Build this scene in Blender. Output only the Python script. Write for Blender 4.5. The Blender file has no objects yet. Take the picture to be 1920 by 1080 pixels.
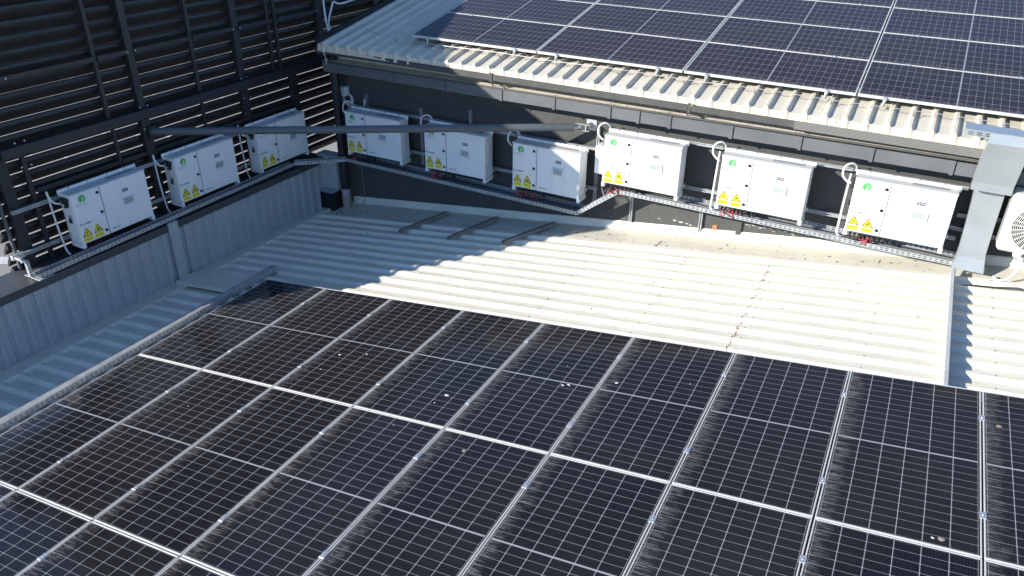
import bpy, math, random
from mathutils import Matrix, Vector
R_ = math.radians
rnd = random.Random(7)
sc = bpy.context.scene
COL = sc.collection

# ------------------------------------------------------------------ frames
CAM_POS = (7.443, -6.657, 5.094)
F_PX = 1459.51
def rotvec(r):
    v = Vector(r); return Matrix.Rotation(v.length, 4, v.normalized())
RCAM = rotvec((1.04462213, 0.25968815, 0.45864757))
t_, s_, p_ = R_(7.222), R_(-0.1386), R_(1.0969)
u_ = Vector((math.cos(t_), 0, math.sin(t_))); v_ = Vector((0, math.cos(s_), math.sin(s_)))
v_ = (v_ - u_ * u_.dot(v_)).normalized(); n_ = u_.cross(v_)
MR = Matrix.Rotation(p_, 4, 'Z') @ Matrix(((u_.x, v_.x, n_.x, 0), (u_.y, v_.y, n_.y, 0), (u_.z, v_.z, n_.z, 0), (0, 0, 0, 1)))   # lower roof: u along ribs, v to wall, h up
MU = Matrix.Translation((0.2441, 3.2968, 2.7300)) @ rotvec((0.1727, 0.0089, 0.0143))                        # upper roof
WALL_Y = 3.33

# ------------------------------------------------------------------ mesh builder
WM = {}; LM = {}
class MB:
    def __init__(s, M=None):
        s.v = []; s.f = []; s.M = M
    def add(s, vs, fs):
        b = len(s.v)
        for p in vs:
            p = Vector(p)
            s.v.append(s.M @ p if s.M else p)
        s.f += [tuple(i + b for i in f) for f in fs]
        return s
    def box(s, a, b):
        x0, x1 = sorted((a[0], b[0])); y0, y1 = sorted((a[1], b[1])); z0, z1 = sorted((a[2], b[2]))
        return s.add([(x0,y0,z0),(x1,y0,z0),(x1,y1,z0),(x0,y1,z0),(x0,y0,z1),(x1,y0,z1),(x1,y1,z1),(x0,y1,z1)],
                     [(0,3,2,1),(4,5,6,7),(0,1,5,4),(1,2,6,5),(2,3,7,6),(3,0,4,7)])
    def bbox(s, a, b, r=0.004, axis=None):
        """box with chamfered edges"""
        x0, x1 = sorted((a[0], b[0])); y0, y1 = sorted((a[1], b[1])); z0, z1 = sorted((a[2], b[2]))
        r = min(r, (x1-x0)/2.1, (y1-y0)/2.1, (z1-z0)/2.1)
        V = []; idx = {}
        for i, (x, sx) in enumerate(((x0, 1), (x1, -1))):
            for j, (y, sy) in enumerate(((y0, 1), (y1, -1))):
                for k, (z, sz) in enumerate(((z0, 1), (z1, -1))):
                    idx[i,j,k,'x'] = len(V); V.append((x, y+sy*r, z+sz*r))
                    idx[i,j,k,'y'] = len(V); V.append((x+sx*r, y, z+sz*r))
                    idx[i,j,k,'z'] = len(V); V.append((x+sx*r, y+sy*r, z))
        Fc = []
        for i in (0,1):
            Fc.append([idx[i,0,0,'x'],idx[i,1,0,'x'],idx[i,1,1,'x'],idx[i,0,1,'x']])
            Fc.append([idx[0,i,0,'y'],idx[1,i,0,'y'],idx[1,i,1,'y'],idx[0,i,1,'y']])
            Fc.append([idx[0,0,i,'z'],idx[1,0,i,'z'],idx[1,1,i,'z'],idx[0,1,i,'z']])
            for j in (0,1):
                Fc.append([idx[i,j,0,'x'],idx[i,j,1,'x'],idx[i,j,1,'y'],idx[i,j,0,'y']])
                Fc.append([idx[i,0,j,'x'],idx[i,1,j,'x'],idx[i,1,j,'z'],idx[i,0,j,'z']])
                Fc.append([idx[0,i,j,'y'],idx[1,i,j,'y'],idx[1,i,j,'z'],idx[0,i,j,'z']])
                for k in (0,1):
                    Fc.append([idx[i,j,k,'x'],idx[i,j,k,'y'],idx[i,j,k,'z']])
        c = Vector(((x0+x1)/2,(y0+y1)/2,(z0+z1)/2)); out = []
        for f in Fc:
            P = [Vector(V[q]) for q in f]; n = (P[1]-P[0]).cross(P[2]-P[0]); m = sum(P, Vector())/len(P)
            out.append(tuple(f) if n.dot(m-c) > 0 else tuple(reversed(f)))
        return s.add(V, out)
    def prism(s, poly, a, b, fn):
        """polygon extruded from a to b; fn(p, t) -> xyz"""
        n = len(poly)
        V = [fn(p, a) for p in poly] + [fn(p, b) for p in poly]
        Fs = [tuple(range(n))[::-1], tuple(range(n, 2*n))] + [(i, (i+1) % n, n+(i+1) % n, n+i) for i in range(n)]
        return s.add(V, Fs)
    def tube(s, pts, r, seg=10, cap=True, closed=False):
        P = [Vector(p) for p in pts]; n = len(P); V = []; up = None
        for i, p in enumerate(P):
            if closed: d = P[(i+1) % n] - P[i-1]
            else: d = (P[min(i+1, n-1)] - P[max(i-1, 0)])
            d.normalize()
            if up is None: up = Vector((0,0,1)) if abs(d.z) < .9 else Vector((1,0,0))
            a = d.cross(up).normalized(); b = a.cross(d).normalized(); up = b
            rr = r[i] if isinstance(r, (list, tuple)) else r
            V += [p + (a*math.cos(2*math.pi*k/seg) + b*math.sin(2*math.pi*k/seg))*rr for k in range(seg)]
        Fs = []
        for i in range(n if closed else n-1):
            j = (i+1) % n
            Fs += [(i*seg+k, i*seg+(k+1) % seg, j*seg+(k+1) % seg, j*seg+k) for k in range(seg)]
        if cap and not closed:
            Fs += [tuple(range(seg))[::-1], tuple(range((n-1)*seg, n*seg))]
        return s.add(V, Fs)
    def disc(s, c, r, d, seg=20, n='y'):
        """short cylinder from c along -n axis (towards viewer) by d"""
        c = Vector(c)
        ax = {'y': Vector((0,-1,0)), 'z': Vector((0,0,1)), 'x': Vector((1,0,0))}[n]
        return s.tube([c, c + ax*d], r, seg)
    def build(s, name, mat, parent=None, M=None, smooth=False):
        """link as one object; verts were given in world space unless M (its own world matrix) is given with local verts"""
        me = bpy.data.meshes.new(name)
        W = M
        if W is None:
            if parent is not None: W = WM[parent.name]
            else:
                c = sum(s.v, Vector()) / len(s.v); zmin = min(p.z for p in s.v); W = Matrix.Translation((c.x, c.y, zmin))
        inv = W.inverted()
        me.from_pydata([tuple(inv @ p) for p in s.v], [], s.f)
        me.update()
        import bmesh
        bm = bmesh.new(); bm.from_mesh(me); bmesh.ops.recalc_face_normals(bm, faces=bm.faces); bm.to_mesh(me); bm.free()
        o = bpy.data.objects.new(name, me); COL.objects.link(o)
        if mat: me.materials.append(mat)
        if smooth: me.shade_smooth()
        if smooth and hasattr(me, 'set_sharp_from_angle'): me.set_sharp_from_angle(angle=R_(40))
        if parent is not None:
            o.parent = parent
            LM[o.name] = WM[parent.name].inverted() @ W; o.matrix_basis = LM[o.name]
        else: o.matrix_basis = W
        WM[o.name] = W.copy()
        return o

def tag(o, label=None, cat=None, group=None, kind=None):
    if label: o['label'] = label
    if cat: o['category'] = cat
    if group: o['group'] = group
    if kind: o['kind'] = kind
    return o
def thing(name, label, cat, M, group=None):
    if not isinstance(M, Matrix): M = Matrix.Translation(M)
    o = bpy.data.objects.new(name, None); COL.objects.link(o); o.empty_display_size = .2
    o.matrix_basis = M; WM[o.name] = M.copy()
    return tag(o, label, cat, group)
KIDS = {}
def copy_tree(o, M=None, parent=None):
    c = o.copy(); COL.objects.link(c)
    if parent is None:
        c.parent = None; c.matrix_basis = M; WM[c.name] = M.copy()
    else:
        c.parent = parent; LM[c.name] = LM[o.name].copy(); c.matrix_basis = LM[c.name]
        WM[c.name] = WM[parent.name] @ LM[c.name]
    for ch in [x for x in bpy.data.objects if x.parent == o]:
        copy_tree(ch, None, c)
    return c

# ------------------------------------------------------------------ materials
def new_mat(name):
    m = bpy.data.materials.new(name); m.use_nodes = True
    nt = m.node_tree; b = nt.nodes['Principled BSDF']
    return m, nt, b
def N(nt, t, **k):
    n = nt.nodes.new(t)
    for a, v in k.items(): setattr(n, a, v)
    return n
def mth(nt, op, a, b=None, c=None, clamp=False):
    n = N(nt, 'ShaderNodeMath', operation=op); n.use_clamp = clamp
    for i, x in enumerate((a, b, c)):
        if x is None: continue
        if isinstance(x, (int, float)): n.inputs[i].default_value = x
        else: nt.links.new(x, n.inputs[i])
    return n.outputs[0]
def mixc(nt, f, a, b, mode='MIX'):
    n = N(nt, 'ShaderNodeMix', data_type='RGBA', blend_type=mode)
    for i, x in ((0, f), (6, a), (7, b)):
        if isinstance(x, (int, float)): n.inputs[i].default_value = x
        elif isinstance(x, tuple): n.inputs[i].default_value = (*x[:3], 1)
        else: nt.links.new(x, n.inputs[i])
    return n.outputs[2]
def noise(nt, co, scale, detail=4, rough=.55, sx=(1,1,1)):
    mp = N(nt, 'ShaderNodeMapping'); mp.inputs['Scale'].default_value = sx
    nt.links.new(co, mp.inputs[0])
    n = N(nt, 'ShaderNodeTexNoise'); n.inputs['Scale'].default_value = scale; n.inputs['Detail'].default_value = detail; n.inputs['Roughness'].default_value = rough
    nt.links.new(mp.outputs[0], n.inputs['Vector'])
    return n.outputs[0]
def ramp(nt, f, a, b):
    n = N(nt, 'ShaderNodeMapRange'); n.inputs[1].default_value = a; n.inputs[2].default_value = b
    nt.links.new(f, n.inputs[0]); return n.outputs[0]
def coord(nt, kind='Object'):
    return N(nt, 'ShaderNodeTexCoord').outputs[kind]
def worldpos(nt): return N(nt, 'ShaderNodeNewGeometry').outputs['Position']
def mat(name, col, rough=.5, metal=0., var=.12, scale=6, dirt=None, dirt_amt=.3, bump=0, bscale=60, streak=(1,1,1), spec=.5):
    m, nt, b = new_mat(name)
    co = worldpos(nt)
    n1 = noise(nt, co, scale, 5, .6, streak)
    f = ramp(nt, n1, .3, .7)
    lo = tuple(c*(1-var) for c in col); hi = tuple(min(1, c*(1+var)) for c in col)
    c = mixc(nt, f, lo, hi)
    if dirt:
        n2 = noise(nt, co, scale*2.7, 6, .7, streak)
        f2 = mth(nt, 'MULTIPLY', ramp(nt, n2, .5, .75), dirt_amt)
        c = mixc(nt, f2, c, dirt)
    nt.links.new(c, b.inputs['Base Color'])
    b.inputs['Metallic'].default_value = metal
    rr = mth(nt, 'ADD', mth(nt, 'MULTIPLY', mth(nt, 'SUBTRACT', f, .5), .15), rough)
    nt.links.new(rr, b.inputs['Roughness'])
    b.inputs['Specular IOR Level'].default_value = spec
    if bump:
        bp = N(nt, 'ShaderNodeBump'); bp.inputs['Strength'].default_value = bump; bp.inputs['Distance'].default_value = .004
        nt.links.new(noise(nt, co, bscale, 3), bp.inputs['Height']); nt.links.new(bp.outputs[0], b.inputs['Normal'])
    return m

M_ = {}
M_['roof'] = mat('white_roof_paint', (.75,.72,.615), .5, 0, .07, 1.4, (.36,.29,.20), .3, .05, 25)
def pan_dust(m):  # upward faces painted darker: sun contrast with rib slopes put into colour
    nt = m.node_tree; b = nt.nodes['Principled BSDF']; lk = b.inputs['Base Color'].links[0]; src = lk.from_socket
    sp = N(nt, 'ShaderNodeSeparateXYZ'); nt.links.new(coord(nt, 'Normal'), sp.inputs[0])
    f = N(nt, 'ShaderNodeMapRange'); f.inputs[1].default_value = .86; f.inputs[2].default_value = .97; nt.links.new(sp.outputs[2], f.inputs[0])
    st = ramp(nt, noise(nt, coord(nt), 1., 5, .65, (.6, 9, 1)), .3, .7)
    k = mth(nt, 'MULTIPLY', f.outputs[0], mth(nt, 'ADD', .20, mth(nt, 'MULTIPLY', st, .20)))
    nt.links.new(mixc(nt, k, src, (.38,.355,.285)), b.inputs['Base Color'])
PAN, CROWN, PITCH, VS0 = -.165, -.125, .2345, 2.099
pan_dust(M_['roof'])
M_['cream'] = mat('cream_eave_paint', (.66,.60,.475), .5, 0, .08, 3, (.36,.28,.19), .3, .05, 25, (3,3,.6))
M_['uproof'] = mat('pale_roof_paint', (.62,.575,.475), .5, 0, .08, 2, (.35,.28,.2), .2, .05, 30)
M_['wall'] = mat('anthracite_render', (.066,.067,.067), .85, 0, .12, 3, (.16,.155,.145), .35, .5, 45)
M_['dark'] = mat('anthracite_steel', (.017,.019,.024), .55, 0, .15, 3, (.05,.05,.05), .3)
M_['blade'] = mat('dark_louvre_paint', (.014,.0145,.016), .55, 0, .2, 2, (.05,.045,.04), .35)
M_['fascia'] = mat('grey_fascia_paint', (.118,.126,.132), .45, 0, .09, 2.2, (.10,.105,.11), .4)
M_['gutter'] = mat('gutter_paint', (.066,.066,.066), .6, 0, .12, 3, (.15,.14,.12), .3)
M_['ledge'] = mat('weathered_cream_ledge', (.66,.61,.52), .7, 0, .15, 5, (.20,.15,.10), .5)
M_['clad'] = mat('grey_cladding', (.42,.435,.44), .5, 0, .06, 2, (.2,.21,.22), .3)
M_['coping'] = mat('coping_steel', (.055,.058,.063), .5, 0, .12, 2, (.16,.155,.14), .3)
M_['galv'] = mat('galvanised_steel', (.50,.52,.535), .48, .55, .12, 9, (.35,.36,.37), .4)
M_['duct'] = mat('galvanised_cover', (.37,.40,.42), .36, .35, .07, 2.5)
M_['alu'] = mat('aluminium', (.60,.61,.62), .38, .65, .06, 5)
M_['frame'] = mat('panel_frame_aluminium', (.60,.595,.58), .5, .1, .06, 4, (.3,.28,.25), .25)
M_['inv'] = mat('white_enclosure', (.80,.805,.80), .42, 0, .03, 2, (.50,.48,.43), .16, 0, 60, (5,5,.8))
M_['lid'] = mat('enclosure_top', (.60,.615,.615), .45, 0, .02, 2)
M_['line'] = mat('seam_grey', (.07,.075,.08), .7)
M_['black'] = mat('black_plastic', (.012,.012,.014), .45)
M_['screen'] = mat('screen_grey', (.36,.40,.39), .3, 0, .03)
M_['bezel'] = mat('bezel_white', (.74,.75,.74), .4, 0, .02)
M_['yellow'] = mat('warning_yellow', (.80,.70,.012), .5, 0, .04)
M_['yline'] = mat('warning_small_print', (.45,.40,.03), .6)
M_['sticker'] = mat('sticker_clear', (.76,.77,.62), .45, 0, .02)
M_['green'] = mat('logo_green', (.03,.36,.07), .5, 0, .06)
M_['lgreen'] = mat('logo_pale_green', (.20,.55,.22), .5, 0, .04)
M_['ink'] = mat('text_grey', (.13,.135,.15), .6)
M_['inkl'] = mat('text_pale_grey', (.27,.28,.29), .6)
M_['navy'] = mat('plate_navy', (.045,.05,.10), .5)
M_['white'] = mat('white_pvc', (.74,.745,.74), .4, 0, .03)
M_['red'] = mat('red_cable', (.40,.03,.05), .45)
M_['grey'] = mat('grey_pvc', (.20,.21,.22), .5)
M_['pipe'] = mat('grey_steel_tube', (.10,.112,.125), .5, 0, .10, 4, (.08,.085,.09), .3)
M_['pink'] = mat('pale_pvc_collar', (.42,.33,.36), .5, 0, .06)
M_['beige'] = mat('beige_pvc', (.34,.27,.21), .5, 0, .08)
M_['rust'] = mat('rust_stain', (.15,.095,.055), .8, 0, .3, 30)
M_['dropping'] = mat('bird_dropping', (.72,.71,.66), .8, 0, .1, 60)
M_['brick'] = mat('orange_brick', (.42,.16,.07), .85, 0, .2, 40)
M_['chip'] = mat('chipped_render', (.42,.41,.38), .9, 0, .2, 40)
M_['wire'] = mat('steel_wire', (.50,.50,.49), .4, .6)
M_['stain'] = mat('drip_dirt', (.40,.33,.24), .8, 0, .2, 30)
M_['speck'] = mat('dark_debris', (.05,.045,.04), .9)
M_['ac'] = mat('cream_ac_paint', (.74,.73,.66), .45, 0, .03)
M_['rail'] = mat('weathered_rail', (.30,.275,.245), .5, .3, .15, 12)

def panel_glass(nm='solar_cells', ior=1.27, ca=(.0075,.0072,.0105), cb=(.0125,.0115,.0135), lw=.50):
    m, nt, b = new_mat(nm)
    co = coord(nt); sp = N(nt, 'ShaderNodeSeparateXYZ'); nt.links.new(co, sp.inputs[0])
    x, y = sp.outputs[0], sp.outputs[1]
    W, L, mg, gp = 1.04, 2.095, .018, .014
    cw = (W-2*mg)/6; ch = (L/2-mg-gp/2)/12
    fx = mth(nt, 'FRACT', mth(nt, 'DIVIDE', mth(nt, 'ADD', x, W/2-mg), cw))
    ya = mth(nt, 'SUBTRACT', mth(nt, 'ABSOLUTE', y), gp/2)
    fy = mth(nt, 'FRACT', mth(nt, 'DIVIDE', ya, ch))
    dx = mth(nt, 'MULTIPLY', mth(nt, 'SUBTRACT', .5, mth(nt, 'ABSOLUTE', mth(nt, 'SUBTRACT', fx, .5))), cw)
    dy = mth(nt, 'MULTIPLY', mth(nt, 'SUBTRACT', .5, mth(nt, 'ABSOLUTE', mth(nt, 'SUBTRACT', fy, .5))), ch)
    lx = mth(nt, 'LESS_THAN', dx, .0024); ly = mth(nt, 'LESS_THAN', dy, .0017)
    dia = mth(nt, 'LESS_THAN', mth(nt, 'ADD', dx, dy), .0072)
    mid = mth(nt, 'LESS_THAN', mth(nt, 'ABSOLUTE', y), gp/2-.001)
    mar = mth(nt, 'MAXIMUM', mth(nt, 'GREATER_THAN', mth(nt, 'ABSOLUTE', x), W/2-mg), mth(nt, 'GREATER_THAN', mth(nt, 'ABSOLUTE', y), L/2-mg))
    line = mth(nt, 'MAXIMUM', mth(nt, 'MAXIMUM', lx, mth(nt, 'MULTIPLY', ly, .75)), mth(nt, 'MAXIMUM', dia, mid))
    # thin busbars along y inside each cell
    bb = mth(nt, 'LESS_THAN', mth(nt, 'ABSOLUTE', mth(nt, 'SUBTRACT', mth(nt, 'FRACT', mth(nt, 'MULTIPLY', fx, 9)), .5)), .04)
    oi = N(nt, 'ShaderNodeObjectInfo')
    rn = oi.outputs['Random']
    wp = worldpos(nt)
    big = noise(nt, wp, .9, 3)
    dark = mixc(nt, rn, ca, cb)
    dark = mixc(nt, mth(nt, 'MULTIPLY', bb, .10), dark, (.25,.26,.28))
    c = mixc(nt, mth(nt, 'MULTIPLY', line, lw), dark, (.62,.64,.67))
    c = mixc(nt, mar, c, (.02,.02,.022))
    # dust film and combed dirt along the low edge (-x)
    offs = N(nt, 'ShaderNodeVectorMath', operation='ADD'); nt.links.new(co, offs.inputs[0])
    cmb = N(nt, 'ShaderNodeCombineXYZ'); nt.links.new(mth(nt, 'MULTIPLY', rn, 37.), cmb.inputs[0]); nt.links.new(mth(nt, 'MULTIPLY', rn, 91.), cmb.inputs[1])
    nt.links.new(cmb.outputs[0], offs.inputs[1]); oc = offs.outputs[0]
    st = noise(nt, oc, 1., 6, .75, (7, 85, 1))
    clump = noise(nt, oc, 1., 3, .5, (3, 7, 1))
    edge = mth(nt, 'SUBTRACT', x, -.52)
    reach = mth(nt, 'ADD', mth(nt, 'MULTIPLY', clump, .24), .01)
    fall = mth(nt, 'SUBTRACT', 1, mth(nt, 'DIVIDE', edge, reach), clamp=True)
    dm = mth(nt, 'MULTIPLY', mth(nt, 'POWER', fall, .7), ramp(nt, st, .48, .60))
    film = mth(nt, 'ADD', .003, mth(nt, 'MULTIPLY', ramp(nt, big, .35, .75), .020))
    streaks = mth(nt, 'MULTIPLY', ramp(nt, noise(nt, oc, 1., 4, .7, (3, 60, 1)), .5, .8), .035)
    dust = mth(nt, 'ADD', mth(nt, 'ADD', film, streaks), mth(nt, 'MULTIPLY', dm, .50), clamp=True)
    c = mixc(nt, dust, c, (.37,.355,.33))
    nt.links.new(c, b.inputs['Base Color'])
    ro = mth(nt, 'ADD', .10, mth(nt, 'MULTIPLY', dust, 1.1), clamp=True)
    nt.links.new(ro, b.inputs['Roughness'])
    b.inputs['IOR'].default_value = ior
    bp = N(nt, 'ShaderNodeBump'); bp.inputs['Strength'].default_value = .06; bp.inputs['Distance'].default_value = .01
    nt.links.new(noise(nt, wp, 9, 2), bp.inputs['Height']); nt.links.new(bp.outputs[0], b.inputs['Normal'])
    return m
M_['glass'] = panel_glass(); M_['glassb'] = panel_glass('blue_solar_cells', 1.19, (.025,.0215,.029), (.030,.025,.031), .44)  # upper array copy: lighter cell tone, lower IOR

def mesh_mat():
    m, nt, b = new_mat('perforated_gutter_guard')
    sp = N(nt, 'ShaderNodeSeparateXYZ'); nt.links.new(worldpos(nt), sp.inputs[0])
    fx = mth(nt, 'FRACT', mth(nt, 'DIVIDE', sp.outputs[0], .016)); fz = mth(nt, 'FRACT', mth(nt, 'DIVIDE', sp.outputs[2], .016))
    d = mth(nt, 'ADD', mth(nt, 'POWER', mth(nt, 'SUBTRACT', fx, .5), 2.), mth(nt, 'POWER', mth(nt, 'SUBTRACT', fz, .5), 2.))
    h = mth(nt, 'LESS_THAN', d, .09)
    c = mixc(nt, h, (.20,.195,.185), (.012,.012,.014))
    nt.links.new(c, b.inputs['Base Color']); b.inputs['Roughness'].default_value = .6
    return m
M_['perf'] = mesh_mat()

def slot_mat(name, axis, zs, src, hz=.0042):
    m = M_[src].copy(); m.name = name; nt = m.node_tree; b = nt.nodes['Principled BSDF']; sk = b.inputs['Base Color'].links[0].from_socket
    sp = N(nt, 'ShaderNodeSeparateXYZ'); nt.links.new(coord(nt), sp.inputs[0])
    f = mth(nt, 'LESS_THAN', mth(nt, 'ABSOLUTE', mth(nt, 'SUBTRACT', mth(nt, 'FRACT', mth(nt, 'DIVIDE', sp.outputs[axis], .06)), .5)), .27)
    z = None
    for q in zs:
        k = mth(nt, 'LESS_THAN', mth(nt, 'ABSOLUTE', mth(nt, 'SUBTRACT', sp.outputs[2], q)), hz)
        z = k if z is None else mth(nt, 'MAXIMUM', z, k)
    nt.links.new(mixc(nt, mth(nt, 'MULTIPLY', f, z), sk, (.012,.013,.016)), b.inputs['Base Color'])
    return m
M_['slotted'] = slot_mat('slotted_galvanised_tray', 0, (.016, .040), 'galv')
M_['slotted_array'] = slot_mat('slotted_array_tray', 1, (.083, .060), 'galv')
M_['slotted_cross'] = slot_mat('slotted_crossing_tray', 0, (.078,), 'roof')
def ground_mat():
    m, nt, b = new_mat('pale_paving')
    co = worldpos(nt)
    a = ramp(nt, noise(nt, co, .35, 6, .6), .3, .7); bn = ramp(nt, noise(nt, co, 5, 5, .7), .35, .7)
    c = mixc(nt, a, (.30,.275,.24), (.40,.37,.33)); c = mixc(nt, mth(nt, 'MULTIPLY', bn, .35), c, (.22,.20,.18))
    nt.links.new(c, b.inputs['Base Color']); b.inputs['Roughness'].default_value = .9
    return m
M_['ground'] = ground_mat()
M_['mark'] = mat('road_paint', (.62,.61,.58), .8, 0, .15, 6)
M_['asph'] = mat('asphalt', (.06,.06,.06), .9, 0, .2, 8)

# ------------------------------------------------------------------ world, sun, camera
KX, RXY = .573, .90                      # shadow travels (0.90, 1, -0.516)
trav = Vector((RXY, 1, -KX*RXY)).normalized(); tosun = -trav
elev = math.asin(tosun.z); rotz = math.atan2(tosun.x, tosun.y)
w = bpy.data.worlds.new('World'); sc.world = w; w.use_nodes = True
nt = w.node_tree; bg = nt.nodes['Background']
sky = nt.nodes.new('ShaderNodeTexSky'); sky.sky_type = 'NISHITA'; sky.sun_disc = False
sky.sun_elevation = elev; sky.sun_rotation = rotz; sky.altitude = 600; sky.air_density = .8; sky.dust_density = 0; sky.ozone_density = 3.6
nt.links.new(sky.outputs[0], bg.inputs[0]); bg.inputs[1].default_value = .145
sl = bpy.data.lights.new('sun', 'SUN'); sl.energy = 5.0; sl.angle = R_(.5); sl.color = (1, .94, .84)
so = bpy.data.objects.new('sun', sl); COL.objects.link(so)
so.rotation_euler = trav.to_track_quat('-Z', 'Y').to_euler(); so.location = (-20, -20, 30)
cam = bpy.data.cameras.new('camera'); co_ = bpy.data.objects.new('camera', cam); COL.objects.link(co_)
cam.sensor_width = 36; cam.lens = 36*F_PX/1920; cam.clip_end = 5000; cam.clip_start = .05
co_.matrix_basis = Matrix.Translation(CAM_POS) @ RCAM
sc.camera = co_
sc.view_settings.view_transform = 'Standard'; sc.view_settings.look = 'None'
sc.view_settings.exposure = .78; sc.view_settings.gamma = 1
try: sc.view_settings.use_curve_mapping = False
except Exception: pass

# ------------------------------------------------------------------ ground
GZ = -6.0
g = MB().add([(-1500,-1500,GZ),(1500,-1500,GZ),(1500,1500,GZ),(-1500,1500,GZ)], [(0,1,2,3)]).build('ground', M_['ground'], M=Matrix.Identity(4)); tag(g, kind='structure')
mk = MB()
def gstripe(p, q, wd, z):
    p = Vector(p); q = Vector(q); d = (q-p).normalized(); n = Vector((-d.y, d.x))*wd/2
    mk.add([(p.x+n.x,p.y+n.y,z),(p.x-n.x,p.y-n.y,z),(q.x-n.x,q.y-n.y,z),(q.x+n.x,q.y+n.y,z)], [(0,1,2,3)])
gstripe((-19,3.2), (-15.9,5.2), .5, GZ+.004)
for k in range(7): gstripe((-24-k*1.2, 8+3*k), (-19-k*1.2, 10+3*k), .18, GZ+.004)
for k in range(5): gstripe((-30, 3+9*k), (-60, -2+9*k), .3, GZ+.004)
tag(mk.build('ground_markings', M_['mark'], M=Matrix.Identity(4)), kind='structure')
mk = MB(); gstripe((-30,-2.8), (-13.5,4.7), .12, GZ+.008)
tag(mk.build('paving_joint', M_['asph'], M=Matrix.Identity(4)), kind='structure')

# ------------------------------------------------------------------ lower roof
def RW(u, v, h): return MR @ Vector((u, v, h))
PAN, CROWN, PITCH, VS0 = -.165, -.125, .2345, 2.099
roof = thing('metal_roof', 'low white corrugated metal roof carrying the near solar array', 'roof', MR)
VMIN, VMAX = -6.6, 3.36
prof = []
k = -2
stripes = []
while VS0 - PITCH*k > VMIN + .3:
    stripes.append(VS0 - PITCH*k); k += 1
prof = [(VMAX, PAN)]
for vs in stripes:
    prof += [(vs+.105, PAN), (vs+.070, CROWN), (vs+.020, CROWN), (vs-.020, PAN)]
prof.append((VMIN, PAN))
def sheet(name, u0, u1, dz=0., n=6):
    mb = MB(); V = []; Fs = []
    us = [u0+(u1-u0)*i/n for i in range(n+1)]
    for u in us:
        V += [RW(u, v, h+dz) for v, h in prof]
    L = len(prof)
    for i in range(n):
        Fs += [(i*L+j, i*L+j+1, (i+1)*L+j+1, (i+1)*L+j) for j in range(L-1)]
    mb.add(V, Fs); return mb.build(name, M_['roof'], roof)
sheet('roof_sheet', -1.32, 6.22)
sheet('roof_sheet', 6.19, 8.30, .0035)
sheet('roof_sheet', 8.24, 16, .0)
# raised edge flashing along parapet with turned-down tongues
mb = MB(MR); mb.box((-1.60, VMIN, CROWN+.004), (-1.305, 3.1, CROWN+.012))
for i, vs in enumerate(stripes[:-1]):
    mb.box((-1.310, vs-.165, PAN-.002), (-1.300, vs+.021, CROWN+.0035))
mb.box((-1.310, 2.58, PAN-.002), (-1.300, 3.1, CROWN+.0035)); mb.build('edge_flashing', M_['roof'], roof)
# flat valley strip overlay by the wall, and upturned wall flashing
mb = MB(MR); mb.box((-1.30, 2.72, PAN+.002), (16, 3.36, PAN+.006)); mb.build('valley_strip', M_['roof'], roof)
mb = MB()
for a, b in ((-1.16, 2.0), (2.0, 5.0), (5.0, 8.0), (8.0, 16.)):
    n = 2
    def fl(u, dz): 
        P = RW(u, 3.26, PAN); return P
    V = []
    for u in (a, b):
        P = RW(u, 3.2, PAN+.006)
        x = P.x; zb = P.z
        ym = WALL_Y
        V += [(x, ym-.075, zb+.002), (x, ym-.055, zb+.012), (x, ym-.018, zb+.105), (x, ym-.006, zb+.115), (x, ym+.01, zb+.115)]
    mb.add(V, [(i, i+1, 5+i+1, 5+i) for i in range(4)])
mb.build('wall_flashing', M_['roof'], roof)
# lap joint rust
mb = MB(MR)
def ph(v):
    for (v0, h0), (v1, h1) in zip(prof, prof[1:]):
        if v1 <= v <= v0: return h0 + (h1-h0)*(v0-v)/max(1e-6, v0-v1)
    return PAN
v = 2.45
while v > .1:
    st = .012
    dens = .95 if (v > 1.95 or (.1 < v < .75)) else .5
    if rnd.random() < dens:
        u0 = 6.20 + rnd.uniform(-.008, .008); wd = rnd.uniform(.004, .012)
        if rnd.random() < .08: wd = .03
        mb.add([(u0, v, ph(v)+.006), (u0+wd, v, ph(v)+.006), (u0+wd, v-st, ph(v-st)+.006), (u0, v-st, ph(v-st)+.006)], [(0,1,2,3)])
    v -= st
for uu, va, vb in ((4.64, 2.92, 2.62), (7.42, 2.98, 2.86)):
    v = va
    while v > vb:
        wd = rnd.uniform(.004, .016); uo = uu + (va-v)*-.12 + rnd.uniform(-.006, .006)
        mb.add([(uo, v, PAN+.0085), (uo+wd, v, PAN+.0085), (uo+wd, v-.014, PAN+.0085), (uo, v-.014, PAN+.0085)], [(0,1,2,3)])
        v -= .012
mb.build('rust_stain', M_['rust'], roof)['kind'] = 'stuff'
# grit and leaf scraps on the valley strip
mb = MB(MR)
for i in range(230):
    uu = rnd.uniform(-1.1, 8.0) if i % 3 else rnd.uniform(-1.2, 4); vv = 2.74 + abs(rnd.gauss(0, .22)); 
    if vv > 3.22: continue
    r = rnd.choice((.004,.005,.007,.01,.016)) ; a = rnd.uniform(0, 6)
    pts = [(uu+r*rnd.uniform(.6,1.3)*math.cos(a+q*1.257)*1.6, vv+r*math.sin(a+q*1.257)*.8, PAN+.009) for q in range(5)]
    mb.add(pts, [(0,1,2,3,4)])
for i in range(120):
    uu = rnd.uniform(-1.2, 8); vv = rnd.uniform(-2.4, 2.4); r = rnd.choice((.004,.006,.009)); a = rnd.uniform(0,6)
    if uu > -.4 and vv < .2: continue
    pts = [(uu+r*math.cos(a+q*1.257)*1.4, vv+r*math.sin(a+q*1.257), ph(vv+r*math.sin(a+q*1.257))+.007) for q in range(5)]
    mb.add(pts, [(0,1,2,3,4)])
o = mb.build('debris', M_['speck'], roof); o['kind'] = 'stuff'
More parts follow.
